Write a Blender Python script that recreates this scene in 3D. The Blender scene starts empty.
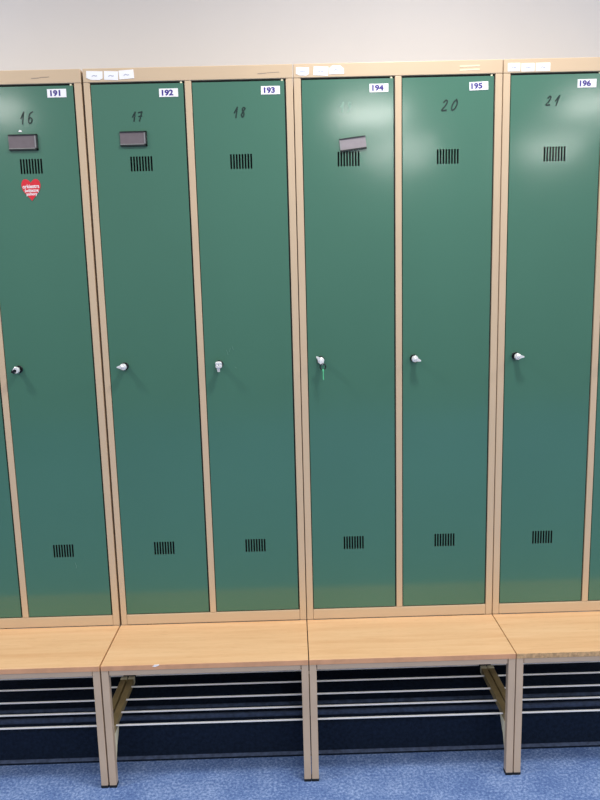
import bpy, bmesh, math, random
from mathutils import Vector, Matrix
random.seed(4)
D = bpy.data
COL = bpy.context.scene.collection
PI = math.pi

# ------------------------------------------------------------ materials
def srgb(r, g, b):
    f = lambda c: c/12.92 if c <= .04045 else ((c+.055)/1.055)**2.4
    return (f(r/255), f(g/255), f(b/255), 1)

def mat(name, col, rough=.5, metal=0.0, spec=.5, bump=None, var=None, coat=0.0):
    m = D.materials.new(name); m.use_nodes = True
    nt = m.node_tree; n = nt.nodes; l = nt.links
    b = n['Principled BSDF']
    b.inputs['Base Color'].default_value = col
    b.inputs['Roughness'].default_value = rough
    b.inputs['Metallic'].default_value = metal
    b.inputs['Specular IOR Level'].default_value = spec
    b.inputs['Coat Weight'].default_value = coat
    tc = n.new('ShaderNodeTexCoord')
    if var:      # (scale, amount)
        t = n.new('ShaderNodeTexNoise'); t.inputs['Scale'].default_value = var[0]
        t.inputs['Detail'].default_value = 4
        l.new(tc.outputs['Object'], t.inputs['Vector'])
        r = n.new('ShaderNodeValToRGB')
        k = var[1]
        r.color_ramp.elements[0].position = .3; r.color_ramp.elements[1].position = .7
        r.color_ramp.elements[0].color = (col[0]*(1-k), col[1]*(1-k), col[2]*(1-k), 1)
        r.color_ramp.elements[1].color = (min(1, col[0]*(1+k)), min(1, col[1]*(1+k)), min(1, col[2]*(1+k)), 1)
        l.new(t.outputs['Fac'], r.inputs['Fac']); l.new(r.outputs['Color'], b.inputs['Base Color'])
    if bump:     # list of (scale, strength, distance)
        prev = None
        for sc_, st, di in bump:
            t = n.new('ShaderNodeTexNoise'); t.inputs['Scale'].default_value = sc_
            l.new(tc.outputs['Object'], t.inputs['Vector'])
            bp = n.new('ShaderNodeBump'); bp.inputs['Strength'].default_value = st
            bp.inputs['Distance'].default_value = di
            l.new(t.outputs['Fac'], bp.inputs['Height'])
            if prev: l.new(prev.outputs['Normal'], bp.inputs['Normal'])
            prev = bp
        l.new(prev.outputs['Normal'], b.inputs['Normal'])
    return m

M = {}
M['green'] = mat('green_enamel', srgb(70, 118, 99), .14, spec=.62, var=(1.5, .05),
                 bump=[(2.6, .12, .012), (90, .04, .0006)])
M['beige'] = mat('beige_enamel', srgb(209, 184, 153), .4, var=(6, .03), bump=[(120, .06, .0005)])
M['leg'] = mat('grey_beige_enamel', srgb(202, 178, 152), .4, var=(10, .05), bump=[(150, .08, .0005)])
M['bracket'] = mat('shaded_metal', srgb(176, 154, 108), .4, metal=.1, var=(30, .12))  # olive brown paints shade and reflections into the metal
M['cap'] = mat('cream_end_cap', srgb(250, 240, 205), .5, var=(40, .05))
M['rod'] = mat('pale_grey_rod', srgb(250, 248, 246), .35, metal=0, var=(30, .04))
M['dark'] = mat('slot_shade', srgb(14, 20, 20), .7, var=(20, .1))  # near black, paints shade into the vent slots
M['foot_and_gap'] = mat('rubber_and_gap_shade', srgb(12, 14, 14), .6, var=(60, .1))  # rubber of the feet, and painted shade in the door gaps
M['chrome'] = mat('bright_chrome', srgb(245, 246, 248), .22, metal=.35, var=(60, .03))
M['steel'] = mat('dark_steel', srgb(48, 50, 54), .35, metal=.8, var=(60, .05))
M['paper'] = mat('white_sticker', srgb(250, 250, 252), .45, var=(80, .01))
M['ink'] = mat('violet_ink', srgb(62, 46, 136), .5, var=(80, .03))
M['smudge'] = mat('grey_print', srgb(172, 176, 196), .6, var=(80, .05))
M['marker'] = mat('dark_green_marker', srgb(8, 44, 40), .4, var=(200, .1))
M['marker_faint'] = mat('glare_pale_marker', srgb(128, 164, 148), .25, var=(200, .1))  # erased ink, paled further to stand in for glare
M['plate'] = mat('grey_brown_card', srgb(112, 102, 106), .45, var=(50, .06))
M['plate_pale'] = mat('pale_grey_card', srgb(150, 142, 146), .35, var=(50, .06))
M['plate_edge'] = mat('dark_holder_edge', srgb(22, 34, 34), .4, var=(50, .06))
M['plate_rim'] = mat('silver_holder_edge', srgb(150, 150, 152), .35, metal=.4, var=(50, .06))
M['red'] = mat('red_sticker', srgb(222, 40, 56), .4, var=(60, .03))
M['white_print'] = mat('white_print', srgb(255, 250, 250), .5, var=(60, .01))
M['scratch'] = mat('pale_scratch', srgb(92, 140, 122), .6, var=(200, .1))
M['lime'] = mat('bright_green_strap', srgb(96, 214, 150), .5, var=(60, .05))
M['emboss'] = mat('pale_embossing', srgb(240, 222, 190), .4, var=(60, .03))
M['emboss_dark'] = mat('worn_embossing', srgb(178, 158, 138), .4, var=(60, .03))
M['wall'] = mat('pale_grey_paint', srgb(218, 216, 217), .8, var=(3, .015), bump=[(180, .12, .001)])
M['nosing'] = mat('lit_blue_carpet_edge', srgb(78, 92, 122), .9, var=(60, .35), bump=[(260, .6, .003)])  # lighter blue paints the light caught along the lip
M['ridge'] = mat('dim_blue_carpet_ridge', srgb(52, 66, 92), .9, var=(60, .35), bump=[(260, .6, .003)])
M['plinth'] = mat('shaded_navy_carpet', srgb(24, 35, 53), .95, spec=.1, var=(90, .3), bump=[(300, .6, .003)])  # navy darkened further to hold the shade under the seats

def wood():
    m = D.materials.new('beech_board'); m.use_nodes = True
    nt = m.node_tree; n = nt.nodes; l = nt.links; b = n['Principled BSDF']
    tc = n.new('ShaderNodeTexCoord'); oi = n.new('ShaderNodeObjectInfo')
    add = n.new('ShaderNodeVectorMath'); add.operation = 'ADD'
    mul = n.new('ShaderNodeMath'); mul.operation = 'MULTIPLY'; mul.inputs[1].default_value = 37
    l.new(oi.outputs['Random'], mul.inputs[0])
    l.new(tc.outputs['Object'], add.inputs[0]); l.new(mul.outputs[0], add.inputs[1])
    mp = n.new('ShaderNodeMapping'); mp.inputs['Scale'].default_value = (1.1, 15, 15)
    l.new(add.outputs[0], mp.inputs['Vector'])
    nz = n.new('ShaderNodeTexNoise'); nz.inputs['Scale'].default_value = 2.2
    nz.inputs['Detail'].default_value = 6; nz.inputs['Roughness'].default_value = .55
    nz.inputs['Distortion'].default_value = .6
    l.new(mp.outputs[0], nz.inputs['Vector'])
    r = n.new('ShaderNodeValToRGB')
    e = r.color_ramp.elements
    e[0].position = .28; e[0].color = srgb(218, 172, 126)
    e[1].position = .72; e[1].color = srgb(232, 193, 150)
    e2 = r.color_ramp.elements.new(.5); e2.color = srgb(226, 184, 139)
    l.new(nz.outputs['Fac'], r.inputs['Fac'])
    # short pores
    mp2 = n.new('ShaderNodeMapping'); mp2.inputs['Scale'].default_value = (12, 190, 190)
    l.new(add.outputs[0], mp2.inputs['Vector'])
    n2 = n.new('ShaderNodeTexNoise'); n2.inputs['Scale'].default_value = 2.5
    l.new(mp2.outputs[0], n2.inputs['Vector'])
    r2 = n.new('ShaderNodeValToRGB'); r2.color_ramp.elements[0].position = .3
    r2.color_ramp.elements[1].position = .42
    r2.color_ramp.elements[0].color = (.86, .82, .78, 1); r2.color_ramp.elements[1].color = (1, 1, 1, 1)
    l.new(n2.outputs['Fac'], r2.inputs['Fac'])
    mx = n.new('ShaderNodeMix'); mx.data_type = 'RGBA'; mx.blend_type = 'MULTIPLY'
    mx.inputs['Factor'].default_value = .7
    l.new(r.outputs['Color'], mx.inputs[6]); l.new(r2.outputs['Color'], mx.inputs[7])
    l.new(mx.outputs[2], b.inputs['Base Color'])
    b.inputs['Roughness'].default_value = .42
    return m
M['wood'] = wood()
M['edge'] = mat('beech_edging', srgb(216, 162, 122), .5, var=(25, .1))
M['worn_edge'] = mat('worn_chipboard_edge', srgb(196, 160, 116), .7, var=(140, .3))

def carpet():
    m = D.materials.new('blue_speckled_carpet'); m.use_nodes = True
    nt = m.node_tree; n = nt.nodes; l = nt.links; b = n['Principled BSDF']
    tc = n.new('ShaderNodeTexCoord')
    a = n.new('ShaderNodeTexNoise'); a.inputs['Scale'].default_value = 125; a.inputs['Detail'].default_value = 5; a.inputs['Roughness'].default_value = .7
    c = n.new('ShaderNodeTexNoise'); c.inputs['Scale'].default_value = 9; c.inputs['Detail'].default_value = 3
    l.new(tc.outputs['Object'], a.inputs['Vector']); l.new(tc.outputs['Object'], c.inputs['Vector'])
    mx = n.new('ShaderNodeMath'); mx.operation = 'MULTIPLY_ADD'; mx.inputs[1].default_value = .3
    l.new(c.outputs['Fac'], mx.inputs[0]); l.new(a.outputs['Fac'], mx.inputs[2])
    r = n.new('ShaderNodeValToRGB'); e = r.color_ramp.elements
    e[0].position = .50; e[0].color = srgb(80, 106, 162)
    e[1].position = .80; e[1].color = srgb(156, 178, 220)
    e2 = r.color_ramp.elements.new(.66); e2.color = srgb(110, 138, 190)
    l.new(mx.outputs[0], r.inputs['Fac']); l.new(r.outputs['Color'], b.inputs['Base Color'])
    b.inputs['Roughness'].default_value = .95; b.inputs['Specular IOR Level'].default_value = .1
    bp = n.new('ShaderNodeBump'); bp.inputs['Strength'].default_value = .7; bp.inputs['Distance'].default_value = .004
    l.new(a.outputs['Fac'], bp.inputs['Height']); l.new(bp.outputs['Normal'], b.inputs['Normal'])
    return m
M['carpet'] = carpet()

# ------------------------------------------------------------ mesh helpers
def box(bm, x0, x1, y0, y1, z0, z1, mi=0):
    v = [bm.verts.new(p) for p in ((x0,y0,z0),(x1,y0,z0),(x1,y1,z0),(x0,y1,z0),(x0,y0,z1),(x1,y0,z1),(x1,y1,z1),(x0,y1,z1))]
    for f in ((0,1,5,4),(1,2,6,5),(2,3,7,6),(3,0,4,7),(4,5,6,7),(3,2,1,0)):
        bm.faces.new([v[i] for i in f]).material_index = mi
    return v

def tube(bm, p0, p1, r, n=12, mi=0, r1=None):
    p0, p1 = Vector(p0), Vector(p1); d = (p1-p0)
    q = d.to_track_quat('Z', 'Y')
    r1 = r if r1 is None else r1
    a = [bm.verts.new(p0+q@Vector((r*math.cos(t*2*PI/n), r*math.sin(t*2*PI/n), 0))) for t in range(n)]
    b = [bm.verts.new(p1+q@Vector((r1*math.cos(t*2*PI/n), r1*math.sin(t*2*PI/n), 0))) for t in range(n)]
    for i in range(n):
        j = (i+1) % n
        bm.faces.new((a[i], a[j], b[j], b[i])).material_index = mi
    bm.faces.new(a[::-1]).material_index = mi; bm.faces.new(b).material_index = mi

def ribbon(bm, pts, w, y0, y1, mi=0):
    """flat marker stroke lying on a door: pts are (x,z)"""
    for k, ((ax, az), (bx, bz)) in enumerate(zip(pts[:-1], pts[1:])):
        d = Vector((bx-ax, bz-az)); L = d.length
        if L < 1e-6: continue
        d /= L; nrm = Vector((-d.y, d.x))*w/2; e = d*w*.3
        q = [(ax-e.x+nrm.x, az-e.y+nrm.y), (ax-e.x-nrm.x, az-e.y-nrm.y), (bx+e.x-nrm.x, bz+e.y-nrm.y), (bx+e.x+nrm.x, bz+e.y+nrm.y)]
        prism(bm, q, y0-k*2e-5, y1, mi)

def prism(bm, poly, y0, y1, mi=0):
    a = [bm.verts.new((x, y0, z)) for x, z in poly]; b = [bm.verts.new((x, y1, z)) for x, z in poly]
    n = len(poly)
    fs = [bm.faces.new(a), bm.faces.new(b[::-1])]
    for i in range(n):
        fs.append(bm.faces.new((a[i], b[i], b[(i+1) % n], a[(i+1) % n])))
    for f in fs: f.material_index = mi

def obj(name, bm, mats, parent=None, loc=(0,0,0), bevel=0, smooth=False, seg=2):
    bmesh.ops.recalc_face_normals(bm, faces=bm.faces)
    me = D.meshes.new(name); bm.to_mesh(me); bm.free()
    if not isinstance(mats, (list, tuple)): mats = [mats]
    for m in mats: me.materials.append(m)
    if smooth:
        for p in me.polygons: p.use_smooth = True
    o = D.objects.new(name, me); COL.objects.link(o); o.location = loc
    if parent: o.parent = parent
    if bevel:
        b = o.modifiers.new('bevel', 'BEVEL'); b.width = bevel; b.segments = seg
        b.limit_method = 'ANGLE'; b.harden_normals = False
    return o

def text_into(bm, s, size, cx, cz, y, mi, bold=0.0, rot=0.0, sx=1.0):
    """adds lettering, centred on cx, cz, facing -Y"""
    cu = D.curves.new('lettering', 'FONT'); cu.body = s; cu.size = size
    cu.align_x = 'CENTER'; cu.align_y = 'CENTER'; cu.offset = bold; cu.resolution_u = 4
    o = D.objects.new('lettering', cu); COL.objects.link(o)
    dg = bpy.context.evaluated_depsgraph_get(); dg.update()
    me = D.meshes.new_from_object(o.evaluated_get(dg))
    D.objects.remove(o); D.curves.remove(cu)
    c, s_ = math.cos(rot), math.sin(rot)
    xs = [v.co.x for v in me.vertices]; ys = [v.co.y for v in me.vertices]
    mx, my = (min(xs)+max(xs))/2, (min(ys)+max(ys))/2
    for v in me.vertices:
        x, z = (v.co.x-mx)*sx, v.co.y-my
        v.co = (cx+x*c-z*s_, y, cz+x*s_+z*c)
    k = len(bm.faces); bm.from_mesh(me); bm.faces.ensure_lookup_table()
    for f in bm.faces[k:]: f.material_index = mi
    D.meshes.remove(me)

def empty(name, loc, label, cat, group=None):
    o = D.objects.new(name, None); COL.objects.link(o); o.location = loc; o.empty_display_size = .1
    o['label'] = label; o['category'] = cat
    if group: o['group'] = group
    return o

# ------------------------------------------------------------ setting
def struct(name, bm, m, **k):
    o = obj(name, bm, m, **k); o['kind'] = 'structure'; return o
FZ = -.006
bm = bmesh.new(); box(bm, -6, 6, -6, .6, -.1, 0); struct('floor', bm, M['carpet'], loc=(0, 0, FZ))
bm = bmesh.new(); box(bm, -6, 6, .5, .6, 0, 3.6); struct('wall_back', bm, M['wall'])
# low carpeted plinth the cabinets stand over, with a lip at the floor and two ridges added on top for stripes of light
PZ = .108
bm = bmesh.new()
prof = [(-.124, 0), (-.124, .0), (-.1235, .002), (-.117, .004), (-.112, .005), (-.110, PZ-.01), (-.098, PZ-.002), (-.09, PZ),
        (.498, PZ), (.498, 0)]
prof = prof[1:]
a = [bm.verts.new((-4, y, z)) for y, z in prof]; b = [bm.verts.new((4, y, z)) for y, z in prof]
n = len(prof)
for i in range(n):
    f = bm.faces.new((a[i], a[(i+1) % n], b[(i+1) % n], b[i]))
    f.material_index = 1 if i in (0, 1, 2) else 0
bm.faces.new(a); bm.faces.new(b[::-1])
box(bm, -4, 4, -.1305, -.1242, 0, .0015)
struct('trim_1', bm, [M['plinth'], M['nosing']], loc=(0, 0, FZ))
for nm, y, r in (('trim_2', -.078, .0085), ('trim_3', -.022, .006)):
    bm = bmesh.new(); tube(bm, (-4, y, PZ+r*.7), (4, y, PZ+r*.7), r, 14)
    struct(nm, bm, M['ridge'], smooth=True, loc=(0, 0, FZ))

# ------------------------------------------------------------ locker cabinets
ZB, ZT = .3845, 2.070
DOORS = ((.0238, .2862), (.3118, .5742))         # x ranges inside a unit
VENTX = (.155, .4435)
SZ = ((.6195, .6605), (1.7875, 1.8280))
def door_mesh(k, dv=0):
    bm = bmesh.new()
    x0, x1 = DOORS[k]; z0, z1 = .4215, 2.0262
    pitch, w = .00835, .0043
    c = VENTX[k]+dv; slots = [(c-3.5*pitch+i*pitch-w/2, c-3.5*pitch+i*pitch+w/2) for i in range(8)]
    xs = [x0]; hole_x = set()
    for a_, b_ in slots: hole_x.add(len(xs)); xs += [a_, b_]
    xs.append(x1); zs = [z0]; hole_z = set()
    for a_, b_ in SZ: hole_z.add(len(zs)); zs += [a_, b_]
    zs.append(z1)
    def grid(y):
        return [[bm.verts.new((x, y, z)) for z in zs] for x in xs]
    F, B = grid(.0015), grid(.018)
    nx, nz = len(xs)-1, len(zs)-1
    solid = lambda i, j: 0 <= i < nx and 0 <= j < nz and not (i in hole_x and j in hole_z)
    for i in range(nx):
        for j in range(nz):
            if not solid(i, j): continue
            bm.faces.new((F[i][j], F[i+1][j], F[i+1][j+1], F[i][j+1]))
            bm.faces.new((B[i][j], B[i][j+1], B[i+1][j+1], B[i+1][j]))
            for (di, dj, p, q) in ((-1, 0, (i, j), (i, j+1)), (1, 0, (i+1, j), (i+1, j+1)), (0, -1, (i, j), (i+1, j)), (0, 1, (i, j+1), (i+1, j+1))):
                if not solid(i+di, j+dj):
                    f = bm.faces.new((F[p[0]][p[1]], F[q[0]][q[1]], B[q[0]][q[1]], B[p[0]][p[1]]))
                    if 0 <= i+di < nx and 0 <= j+dj < nz: f.material_index = 1  # slot walls coloured dark as shade
    return bm

HAND = {   # handwriting strokes in a unit box, width 1 per digit, height 1
 '1': [[(0, .45), (.45, 1), (.38, 0)]],
 '6': [[(.8, 1), (.3, .85), (.12, .4), (.3, .02), (.75, .1), (.8, .42), (.45, .55), (.15, .38)]],
 '7': [[(.0, .92), (.7, 1), (.35, 0)], [(.12, .5), (.72, .55)]],
 '8': [[(.75, .85), (.45, 1), (.2, .8), (.45, .55), (.72, .3), (.5, 0), (.15, .2), (.35, .5), (.75, .85)]],
 '9': [[(.7, .9), (.35, 1), (.15, .75), (.4, .55), (.7, .75), (.65, .4), (.3, 0)]],
 '2': [[(.1, .75), (.35, 1), (.65, .85), (.55, .5), (.0, .02), (.8, .08)]],
 '0': [[(.55, 1), (.2, .7), (.15, .25), (.4, 0), (.75, .25), (.85, .7), (.55, 1)]],
}
def smooth_pts(p, it=2):
    for _ in range(it):
        q = [p[0]]
        for a_, b_ in zip(p[:-1], p[1:]):
            q.append((a_[0]*.75+b_[0]*.25, a_[1]*.75+b_[1]*.25)); q.append((a_[0]*.25+b_[0]*.75, a_[1]*.25+b_[1]*.75))
        q.append(p[-1]); p = q
    return p
def handwriting(parent, s, cx, cz, h, w, gap, m, thick=.0034, slant=.15):
    bm = bmesh.new(); tot = len(s)*w+(len(s)-1)*gap
    for i, ch in enumerate(s):
        for st in HAND[ch]:
            pts = [(cx-tot/2+i*(w+gap)+x*w+(z-.5)*h*slant, cz+(z-.5)*h) for x, z in st]
            if ch not in '17': pts = smooth_pts(pts)
            ribbon(bm, pts, thick, .0008, .0016)
    return obj('handwritten_number', bm, m, parent)

def lock(parent, x, z, wing):
    """small cylinder lock with collar and turning wing"""
    bm = bmesh.new()
    tube(bm, (x, .002, z), (x, -.003, z), .0115, 20, 1)
    tube(bm, (x, -.003, z), (x, -.020, z), .0085, 20, 1)
    tube(bm, (x, -.020, z), (x, -.027, z), .0105, 20, 0, .0090)
    if wing == 'clover':
        for a_ in range(4):
            t = PI/4+a_*PI/2
            tube(bm, (x+.0065*math.cos(t), -.024, z+.0065*math.sin(t)), (x+.0065*math.cos(t), -.031, z+.0065*math.sin(t)), .0058, 12, 0, .0045)
        prism(bm, [(x-.006, z-.009), (x+.004, z-.009), (x+.003, z-.021), (x-.004, z-.021)], -.024, -.027, 0)
    elif wing == 'hollow':  # dark disc and wedge at the lower left of the knob
        tube(bm, (x-.003, -.026, z-.002), (x-.003, -.0275, z-.002), .0055, 14, 1)
        prism(bm, [(x-.016, z-.006), (x-.004, z-.012), (x-.003, z-.003), (x-.010, z+.003)], -.022, -.026, 1)
    else:
        a_ = wing; c, s = math.cos(a_), math.sin(a_)
        pts = [(.004, .0065), (.0185, .0016), (.0185, -.0016), (.004, -.0065)]
        prism(bm, [(x+px*c-pz*s, z+px*s+pz*c) for px, pz in pts], -.024, -.028, 0)
        tube(bm, (x, -.026, z), (x, -.030, z), .005, 14, 0, .004)
    return obj('lock', bm, [M['chrome'], M['steel']], parent, bevel=.0006, seg=1)

def number_sticker(parent, s, cx, cz, rot=0.0, dx=-.003):
    bm = bmesh.new(); w, h = .054/2, .0225/2
    c, s_ = math.cos(rot), math.sin(rot)
    prism(bm, [(cx+x*c-z*s_, cz+x*s_+z*c) for x, z in ((-w, -h), (w, -h), (w, h), (-w, h))], .0005, .0016, 0)
    text_into(bm, s, .0205, cx+dx, cz, .0002, 1, bold=.0009, rot=rot, sx=1.18)
    return obj('number_sticker', bm, [M['paper'], M['ink']], parent)

def card_holder(parent, cx, cz, w, h, rot, pale=False):
    bm = bmesh.new(); c, s_ = math.cos(rot), math.sin(rot)
    def P(x0, x1, z0, z1, ya, yb, mi):
        prism(bm, [(cx+x*c-z*s_, cz+x*s_+z*c) for x, z in ((x0, z0), (x1, z0), (x1, z1), (x0, z1))], ya, yb, mi)
    P(-w/2, w/2, -h/2, h/2, -.0015, .0016, 0)
    t = .0042
    P(-w/2, w/2, h/2-t*.6, h/2, -.0035, .001, 1); P(-w/2, w/2, -h/2, -h/2+t, -.0035, .001, 1)
    if pale:
        P(-w/2, -w/2+.004, -h/2+t, h/2-t, -.0022, .001, 2)
    else:
        P(w/2-t, w/2, -h/2, h/2, -.0035, .001, 1)
        P(w/2-t*2, w/2-t, -h/2+t, h/2-t, -.003, .001, 2)
        P(-w/2, w/2-t, -h/2+t, -h/2+t*1.5, -.003, .001, 2)
    return obj('card_holder', bm, [M['plate_pale' if pale else 'plate'], M['plate_edge'], M['plate_rim']], parent)

def cabinet(ux, label, doors, tags, mark, seam=0.0012):
    root = empty('locker_cabinet', (ux, 0, ZB), label, 'locker', 'green two-door locker cabinets in a row')
    rel = lambda o: setattr(o, 'location', (0, 0, -ZB)) or o
    s0, s1 = seam, .6-.0012
    bm = bmesh.new()       # beige front frame
    d = .022
    box(bm, s0, .0215, 0, d, ZB, ZT-.0385)
    box(bm, .5785, s1, 0, d, ZB, ZT-.0385)
    box(bm, .2905, .3095, 0, d, .4185, ZT-.0385)
    box(bm, s0, s1, 0, d, ZT-.0380, ZT)
    box(bm, .0220, .5780, 0.0004, d, ZB, .4182)
    rel(obj('front_frame', bm, M['beige'], root, bevel=.0018, seg=2))
    bm = bmesh.new()       # black strips added as shade in the gaps around the doors
    for (x0, x1), (f0, f1) in zip(DOORS, ((.0215, .2905), (.3095, .5785))):
        box(bm, f0+.0001, x0-.0002, .007, .012, .4184, 2.0313); box(bm, x1+.0002, f1-.0001, .007, .012, .4184, 2.0313)
        box(bm, x0, x1, .007, .012, .4184, .4212); box(bm, x0, x1-.011, .007, .012, 2.0265, 2.0313)
    rel(obj('gap_shade', bm, M['foot_and_gap'], root))
    bm = bmesh.new()       # sheet metal body
    box(bm, s0+.0005, .004, d, .498, ZB+.001, ZT-.001)
    box(bm, .596, s1-.0005, d, .498, ZB+.001, ZT-.001)
    box(bm, .004, .596, .492, .498, ZB+.001, ZT-.001)
    box(bm, .004, .596, d, .492, ZT-.006, ZT-.001)
    box(bm, .004, .596, d, .492, ZB+.001, ZB+.006)
    box(bm, .297, .303, d+.003, .492, ZB+.006, ZT-.006)
    rel(obj('cabinet_body', bm, M['beige'], root))
    for i, (x, z, w, h, r, curl) in enumerate(tags):   # little white stickers on the top strip
        bm = bmesh.new(); c, s_ = math.cos(r), math.sin(r)
        poly = {0: [(-.5, -.5), (.5, -.5), (.5, .5), (-.5, .5)],
                1: [(-.5, -.3), (-.2, -.5), (.3, -.5), (.5, -.3), (.5, .5), (-.5, .5)],
                2: [(-.5, -.5), (.5, -.5), (.5, .1), (.25, .5), (-.3, .5), (-.5, .2)]}[curl]
        prism(bm, [(x+px*w*c-pz*h*s_, z+px*w*s_+pz*h*c) for px, pz in poly], -.0008, .0002, 0)
        ribbon(bm, [(x-.007, z-.002), (x-.002, z+.0005), (x+.003, z-.0015), (x+.007, z-.001)], .0020, -.0012, -.0007, 1)
        rel(obj('small_label', bm, [M['paper'], M['smudge']], root))
    if mark:
        bm = bmesh.new(); mx, mz, mm, L = mark
        if mm == 'emboss':
            ribbon(bm, [(mx-L/2, mz+.005), (mx+L/2, mz+.006)], .004, -.0006, .0002)
            ribbon(bm, [(mx-L/2, mz-.005), (mx+L/2, mz-.004)], .004, -.0006, .0002)
        else:
            ribbon(bm, [(mx-L/2, mz-.001), (mx-L*.1, mz)], .0024, -.0006, .0002)
            ribbon(bm, [(mx-L*.05, mz+.001), (mx+L/2, mz+.002)], .0018, -.0006, .0002)
        rel(obj('embossed_mark', bm, M[mm], root))
    for k, dd in enumerate(doors):
        bm = door_mesh(k, dd.get('dv', 0))
        door = rel(obj('door', bm, [M['green'], M['dark']], root, bevel=.0004, seg=1))
        if dd.get('label'): door['label'] = dd['label']
        bm = bmesh.new(); x0, x1 = DOORS[k]; c = VENTX[k]
        for z0, z1 in SZ:
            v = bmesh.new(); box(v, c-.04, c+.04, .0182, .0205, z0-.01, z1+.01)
            obj('vent_shade', v, M['dark'], door)  # dark plate added so the slots read as deep shade
        bm.free()
        v = bmesh.new()
        tube(v, (x1-.006, .006, 2.0264), (x1-.006, .006, 2.0312), .0035, 10)
        obj('hinge_pin', v, M['cap'], door)
        if dd.get('lock'): lock(door, *dd['lock'])
        if dd.get('num'): number_sticker(door, *dd['num'])
        if dd.get('hand'): handwriting(door, *dd['hand'])
        if dd.get('card'): card_holder(door, *dd['card'])
        if dd.get('extra'): dd['extra'](door)
    return root

def extra_191(door):
    ux = -1.2
    bm = bmesh.new(); cx, cz = -.767-ux, 1.741; W, H = .055, .060
    pts = []
    for i in range(48):
        t = 2*PI*i/48
        x = 14.5*math.copysign(abs(math.sin(t))**2.2, math.sin(t)); z = 13*math.cos(t)-4.2*math.cos(2*t)-1.6*math.cos(3*t)-.8*math.cos(4*t)
        pts.append((cx+x/29*W, cz+(z+3)/27*H))
    prism(bm, pts, .0004, .0016, 0)
    text_into(bm, 'orkiestra', .0150, cx, cz+.0115, .0001, 1, bold=.0003, rot=.03, sx=.88)
    text_into(bm, 'świątecznej', .0125, cx+.001, cz-.001, .0001, 1, bold=.0003, rot=.03, sx=.66)
    text_into(bm, 'pomocy', .012, cx+.001, cz-.0125, .0001, 1, bold=.0003, rot=.03, sx=.8)
    o = obj('heart_sticker', bm, [M['red'], M['white_print']], door)
    o['label'] = 'red heart sticker with three lines of white print'
    bm = bmesh.new()
    prism(bm, [(-.790-ux, 1.9035), (-.780-ux, 1.9035), (-.781-ux, 1.9075), (-.787-ux, 1.9085)], .0002, .0016)
    obj('paint_chip', bm, M['white_print'], door)
    bm = bmesh.new()
    ribbon(bm, [(-.728-ux, .600), (-.724-ux, .588), (-.726-ux, .582)], .0018, .0008, .0016)
    obj('scratch', bm, M['scratch'], door)
def extra_193(door):
    ux = -.6
    for p in ([(-.222, 1.262), (-.218, 1.247)], [(-.205, 1.272), (-.201, 1.262)], [(-.199, 1.210), (-.193, 1.206)], [(-.214, 1.256), (-.210, 1.268)]):
        bm = bmesh.new(); ribbon(bm, [(x-ux, z) for x, z in p], .0013, .0008, .0016)
        obj('scratch', bm, M['scratch'], door)

def T(ux, *tags): return [(x-ux, z, w, h, r, c) for x, z, w, h, r, c in tags]
# unit A (191 on its right door)
ux = -1.2
cabinet(ux-.0015, 'leftmost green locker cabinet, door numbered 191 with a red heart sticker',
  [dict(lock=(.062, 1.220, 0.0)),
   dict(dv=-.005, lock=(-.849-ux, 1.220, 'hollow'), num=('191', -.672-ux, 2.006, 0, -.004), label='green locker door numbered 191 with heart sticker and card holder',
        hand=('16', -.762-ux, 1.941, .033, .016, .004, M['marker']), card=(-.778-ux, 1.874, .083, .044, 0), extra=extra_191)],
  [], (-.715-ux, 2.048, 'emboss_dark', .05))
ux = -.6
cabinet(ux, 'green locker cabinet with doors numbered 192 and 193, over the bench with a chipped edge',
  [dict(lock=(-.531-ux, 1.221, PI), num=('192', -.356-ux, 2.0005), label='green locker door numbered 192 with a grey card holder',
        hand=('17', -.4475-ux, 1.938, .025, .014, .002, M['marker']), card=(-.463-ux, 1.877, .077, .041, 0)),
   dict(lock=(-.245-ux, 1.220, 'clover'), num=('193', -.0655-ux, 2.001), label='green locker door numbered 193, scratched around its lock',
        hand=('18', -.154-ux, 1.943, .028, .016, .002, M['marker']), extra=extra_193)],
  T(ux, (-.563, 2.0505, .046, .0235, -.04, 1), (-.516, 2.0495, .040, .0235, -.05, 0), (-.4725, 2.0515, .042, .0235, .06, 0)),
  (-.07-ux, 2.047, 'emboss_dark', .06), seam=.0035)
ux = 0
cabinet(ux, 'green locker cabinet with doors numbered 194 and 195, tilted card holder and dangling key',
  [dict(lock=(.062, 1.2245, 2.4), num=('194', .2445, 2.0005), label='green locker door numbered 194 with a tilted pale card holder',
        hand=('19', .150, 1.950, .028, .014, .004, M['marker_faint'], .004), card=(.168, 1.849, .076, .036, .11, True)),
   dict(lock=(.345, 1.222, -.35), num=('195', .531, 1.9995, .03, -.006), label='green locker door numbered 195',
        hand=('20', .449, 1.949, .031, .020, .006, M['marker'], .0036, .3))],
  T(0, (.027, 2.0490, .037, .022, -.04, 1), (.0795, 2.0490, .042, .024, -.05, 0), (.124, 2.0515, .042, .023, .03, 2)),
  (.504, 2.048, 'emboss', .055))
ux = .6
cabinet(ux, 'rightmost green locker cabinet with door numbered 196',
  [dict(lock=(.655-ux, 1.221, -.05), num=('196', .842-ux, 2.000, 0, -.005), label='green locker door numbered 196',
        hand=('21', .748-ux, 1.955, .027, .016, .010, M['marker'], .0036, .3)),
   dict(lock=(.351, 1.220, 0.0))],
  T(ux, (.6305, 2.0475, .035, .022, 0, 0), (.6705, 2.0465, .037, .022, 0, 0), (.7135, 2.0465, .041, .022, 0, 0)), None)

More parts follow.
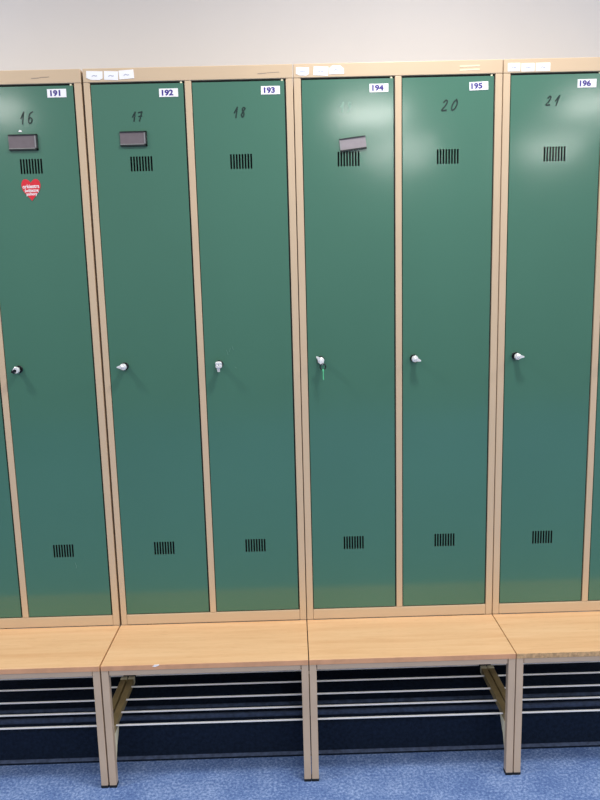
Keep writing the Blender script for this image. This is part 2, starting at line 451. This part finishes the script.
# ------------------------------------------------------------ key hanging in lock 194
key = empty('key', (.064, -.0305, 1.214), 'small key with dark ring and bright green strap in lock 194', 'key')
bm = bmesh.new()
R, r = .0085, .0016; NM, Nn = 28, 8
ring = [[bm.verts.new(((R+r*math.cos(j*2*PI/Nn))*math.cos(i*2*PI/NM), r*math.sin(j*2*PI/Nn), (R+r*math.cos(j*2*PI/Nn))*math.sin(i*2*PI/NM)-.006)) for j in range(Nn)] for i in range(NM)]
for i in range(NM):
    for j in range(Nn):
        bm.faces.new((ring[i][j], ring[(i+1) % NM][j], ring[(i+1) % NM][(j+1) % Nn], ring[i][(j+1) % Nn]))
o = obj('ring', bm, M['steel'], key, loc=(.003, -.001, -.001), smooth=True)
bm = bmesh.new()
tube(bm, (0, .004, .004), (0, -.001, .004), .0058, 16)
box(bm, -.0018, .0018, .0025, .0045, -.002, .004)
obj('key_bow', bm, M['chrome'], key)
bm = bmesh.new()
prism(bm, [(.0005, -.014), (.0065, -.014), (.0048, -.024), (.0052, -.046), (.0026, -.046), (.0028, -.024)], -.0035, -.0015)
obj('strap', bm, M['lime'], key)

# ------------------------------------------------------------ benches
YF = -.2465
def bench(ux, label, edge='edge', chip=None):
    root = empty('locker_bench', (ux, 0, 0), label, 'bench', 'beech topped steel benches under the locker row')
    g = .0013
    bm = bmesh.new()
    box(bm, g, .6-g, YF, -.001, .3680, ZB-.0002)
    for f in bm.faces:
        if abs(f.calc_center_median().y-YF) < 1e-4: f.material_index = 1
    seat = obj('seat', bm, [M['wood'], M[edge]], root, bevel=.0012, seg=2)
    if chip:
        v = bmesh.new()
        v_pts = [(chip-.010, .3790), (chip-.002, .3775), (chip+.009, .3815), (chip+.010, .3842), (chip-.004, .3840)]
        prism(v, v_pts, YF-.0006, YF+.004)
        obj('edge_chip', v, M['white_print'], seat)
    bm = bmesh.new()       # welded frame: front rail, side rails, frame carrying the cabinet
    box(bm, .0235, .5765, YF+.003, YF+.023, .3515, .3678)
    for x0 in (g, .6-g-.021):
        box(bm, x0, x0+.021, YF+.026, .49, .3515, .3678)
        box(bm, x0, x0+.021, .002, .49, .3682, ZB-.0005)
        box(bm, x0, x0+.021, .465, .488, PZ+FZ+.0005, .3510)
    box(bm, .023, .577, .004, .024, .3515, .3675)
    box(bm, .023, .577, .465, .488, .3515, .3675)
    obj('frame', bm, M['leg'], root, bevel=.0012, seg=1)
    for s in (0, 1):
        x0 = g if s == 0 else .6-g-.0205
        bm = bmesh.new(); box(bm, x0, x0+.0205, YF+.001, YF+.0235, .002, .3676)
        leg = obj('leg', bm, M['leg'], root, bevel=.0014, seg=2)
        bm = bmesh.new(); box(bm, x0-.0006, x0+.0211, YF+.0005, YF+.0245, FZ, .0025)
        obj('foot_cap', bm, M['foot_and_gap'], leg, bevel=.001, seg=1)
        # side rail that carries the shoe rack, with its light end cap and gusset
        xa = x0+.0006
        bm = bmesh.new(); box(bm, xa, xa+.0193, YF+.0245, .050, .153, .174)
        br = obj('rack_bracket', bm, M['bracket'], root, bevel=.0012, seg=1)
        bm = bmesh.new(); box(bm, xa-.0004, xa+.0197, .036, .052, .152, .1755)
        obj('end_cap', bm, M['cap'], br, bevel=.001, seg=1)
        bm = bmesh.new()
        xg = x0+.0165 if s == 0 else x0+.0005
        pr = [(YF+.0235, .1525), (YF+.075, .1525), (YF+.062, .130), (YF+.040, .105), (YF+.0235, .068)]
        a_ = [bm.verts.new((xg, y, z)) for y, z in pr]; b_ = [bm.verts.new((xg+.0035, y, z)) for y, z in pr]
        bm.faces.new(a_); bm.faces.new(b_[::-1])
        for i in range(5): bm.faces.new((a_[i], b_[i], b_[(i+1) % 5], a_[(i+1) % 5]))
        obj('gusset', bm, M['cap'], br)
    for y in (-.199, -.134, -.068, .004, .072):
        bm = bmesh.new()
        tube(bm, (.0205, y, .166), (.5795, y, .166), .0029, 10)
        obj('shoe_rack_rod', bm, M['rod'], root, smooth=False)
    return root
bench(-1.2015, 'leftmost beech topped bench, under the locker numbered 191')
bench(-.6, 'beech topped bench with white chip on its front edge, under lockers 192 and 193', chip=.160)
bench(0, 'beech topped bench under lockers 194 and 195')
bench(.6, 'rightmost beech topped bench with worn rough front edge, under locker 196', edge='worn_edge')

# ------------------------------------------------------------ light
w = D.worlds.new('World'); bpy.context.scene.world = w; w.use_nodes = True
nt = w.node_tree; bg = nt.nodes['Background']
tc = nt.nodes.new('ShaderNodeTexCoord'); sx = nt.nodes.new('ShaderNodeSeparateXYZ')
rp = nt.nodes.new('ShaderNodeValToRGB'); wm = nt.nodes.new('ShaderNodeVectorMath'); wm.operation = 'SCALE'
mr = nt.nodes.new('ShaderNodeMapRange'); mr.inputs['From Min'].default_value = -1; mr.inputs['From Max'].default_value = 1
nt.links.new(tc.outputs['Generated'], sx.inputs[0]); nt.links.new(sx.outputs['Z'], mr.inputs['Value'])
nt.links.new(mr.outputs['Result'], rp.inputs['Fac']); nt.links.new(rp.outputs['Color'], wm.inputs[0]); nt.links.new(wm.outputs[0], bg.inputs['Color'])
mx_ = nt.nodes.new('ShaderNodeMapRange'); mx_.inputs['From Min'].default_value = -1; mx_.inputs['From Max'].default_value = 1
mx_.inputs['To Min'].default_value = .72; mx_.inputs['To Max'].default_value = 1.4
nt.links.new(sx.outputs['X'], mx_.inputs['Value']); nt.links.new(mx_.outputs['Result'], wm.inputs['Scale'])
e = rp.color_ramp.elements
e[0].position = .45; e[0].color = (.30, .30, .30, 1); e[1].position = .75; e[1].color = (.98, .98, 1, 1)
bg.inputs['Strength'].default_value = .68

def panel(x, y, rad, sx_=.6, sy_=.6, z=2.8):
    L = D.lights.new('ceiling_panel', 'AREA'); L.shape = 'RECTANGLE'; L.size = sx_; L.size_y = sy_
    L.energy = rad*PI*sx_*sy_; L.color = (1, .97, .93)
    o = D.objects.new('ceiling_panel', L); COL.objects.link(o); o.location = (x, y, z)
for x, r in ((-1.7, 80), (.4, 80), (2.4, 72)): panel(x, -.65, r*2.1, .19, .19)
for x, y, r in ((-2.25, -3.4, 20), (.66, -3.8, 34), (2.4, -3.65, 24)): panel(x, y, r, .5, .4)
for x, y, r in ((1.15, -5.5, 22), (2.75, -5.5, 22)): panel(x, y, r, .6, .6)

# ------------------------------------------------------------ camera
cx, cy, cz, pit, yaw, rol, f = -0.02349, -2.11461, 1.44867, 0.162069, 0.00932, -0.025545, 700.0
cyw, syw, cp, sp = math.cos(yaw), math.sin(yaw), math.cos(pit), math.sin(pit)
fw = Vector((syw*cp, cyw*cp, -sp)); rt = Vector((cyw, -syw, 0)); up = rt.cross(fw)
r_ = rt*math.cos(rol)+up*math.sin(rol); u_ = -rt*math.sin(rol)+up*math.cos(rol)
cam = D.cameras.new('camera'); co = D.objects.new('camera', cam); COL.objects.link(co)
co.matrix_world = Matrix(((r_.x, u_.x, -fw.x, cx), (r_.y, u_.y, -fw.y, cy), (r_.z, u_.z, -fw.z, cz), (0, 0, 0, 1)))
cam.sensor_fit = 'VERTICAL'; cam.sensor_height = 24; cam.lens = 24*f/800
cam.clip_start = .05
S = bpy.context.scene; S.camera = co
S.view_settings.view_transform = 'Standard'; S.view_settings.look = 'None'
S.view_settings.exposure = .15
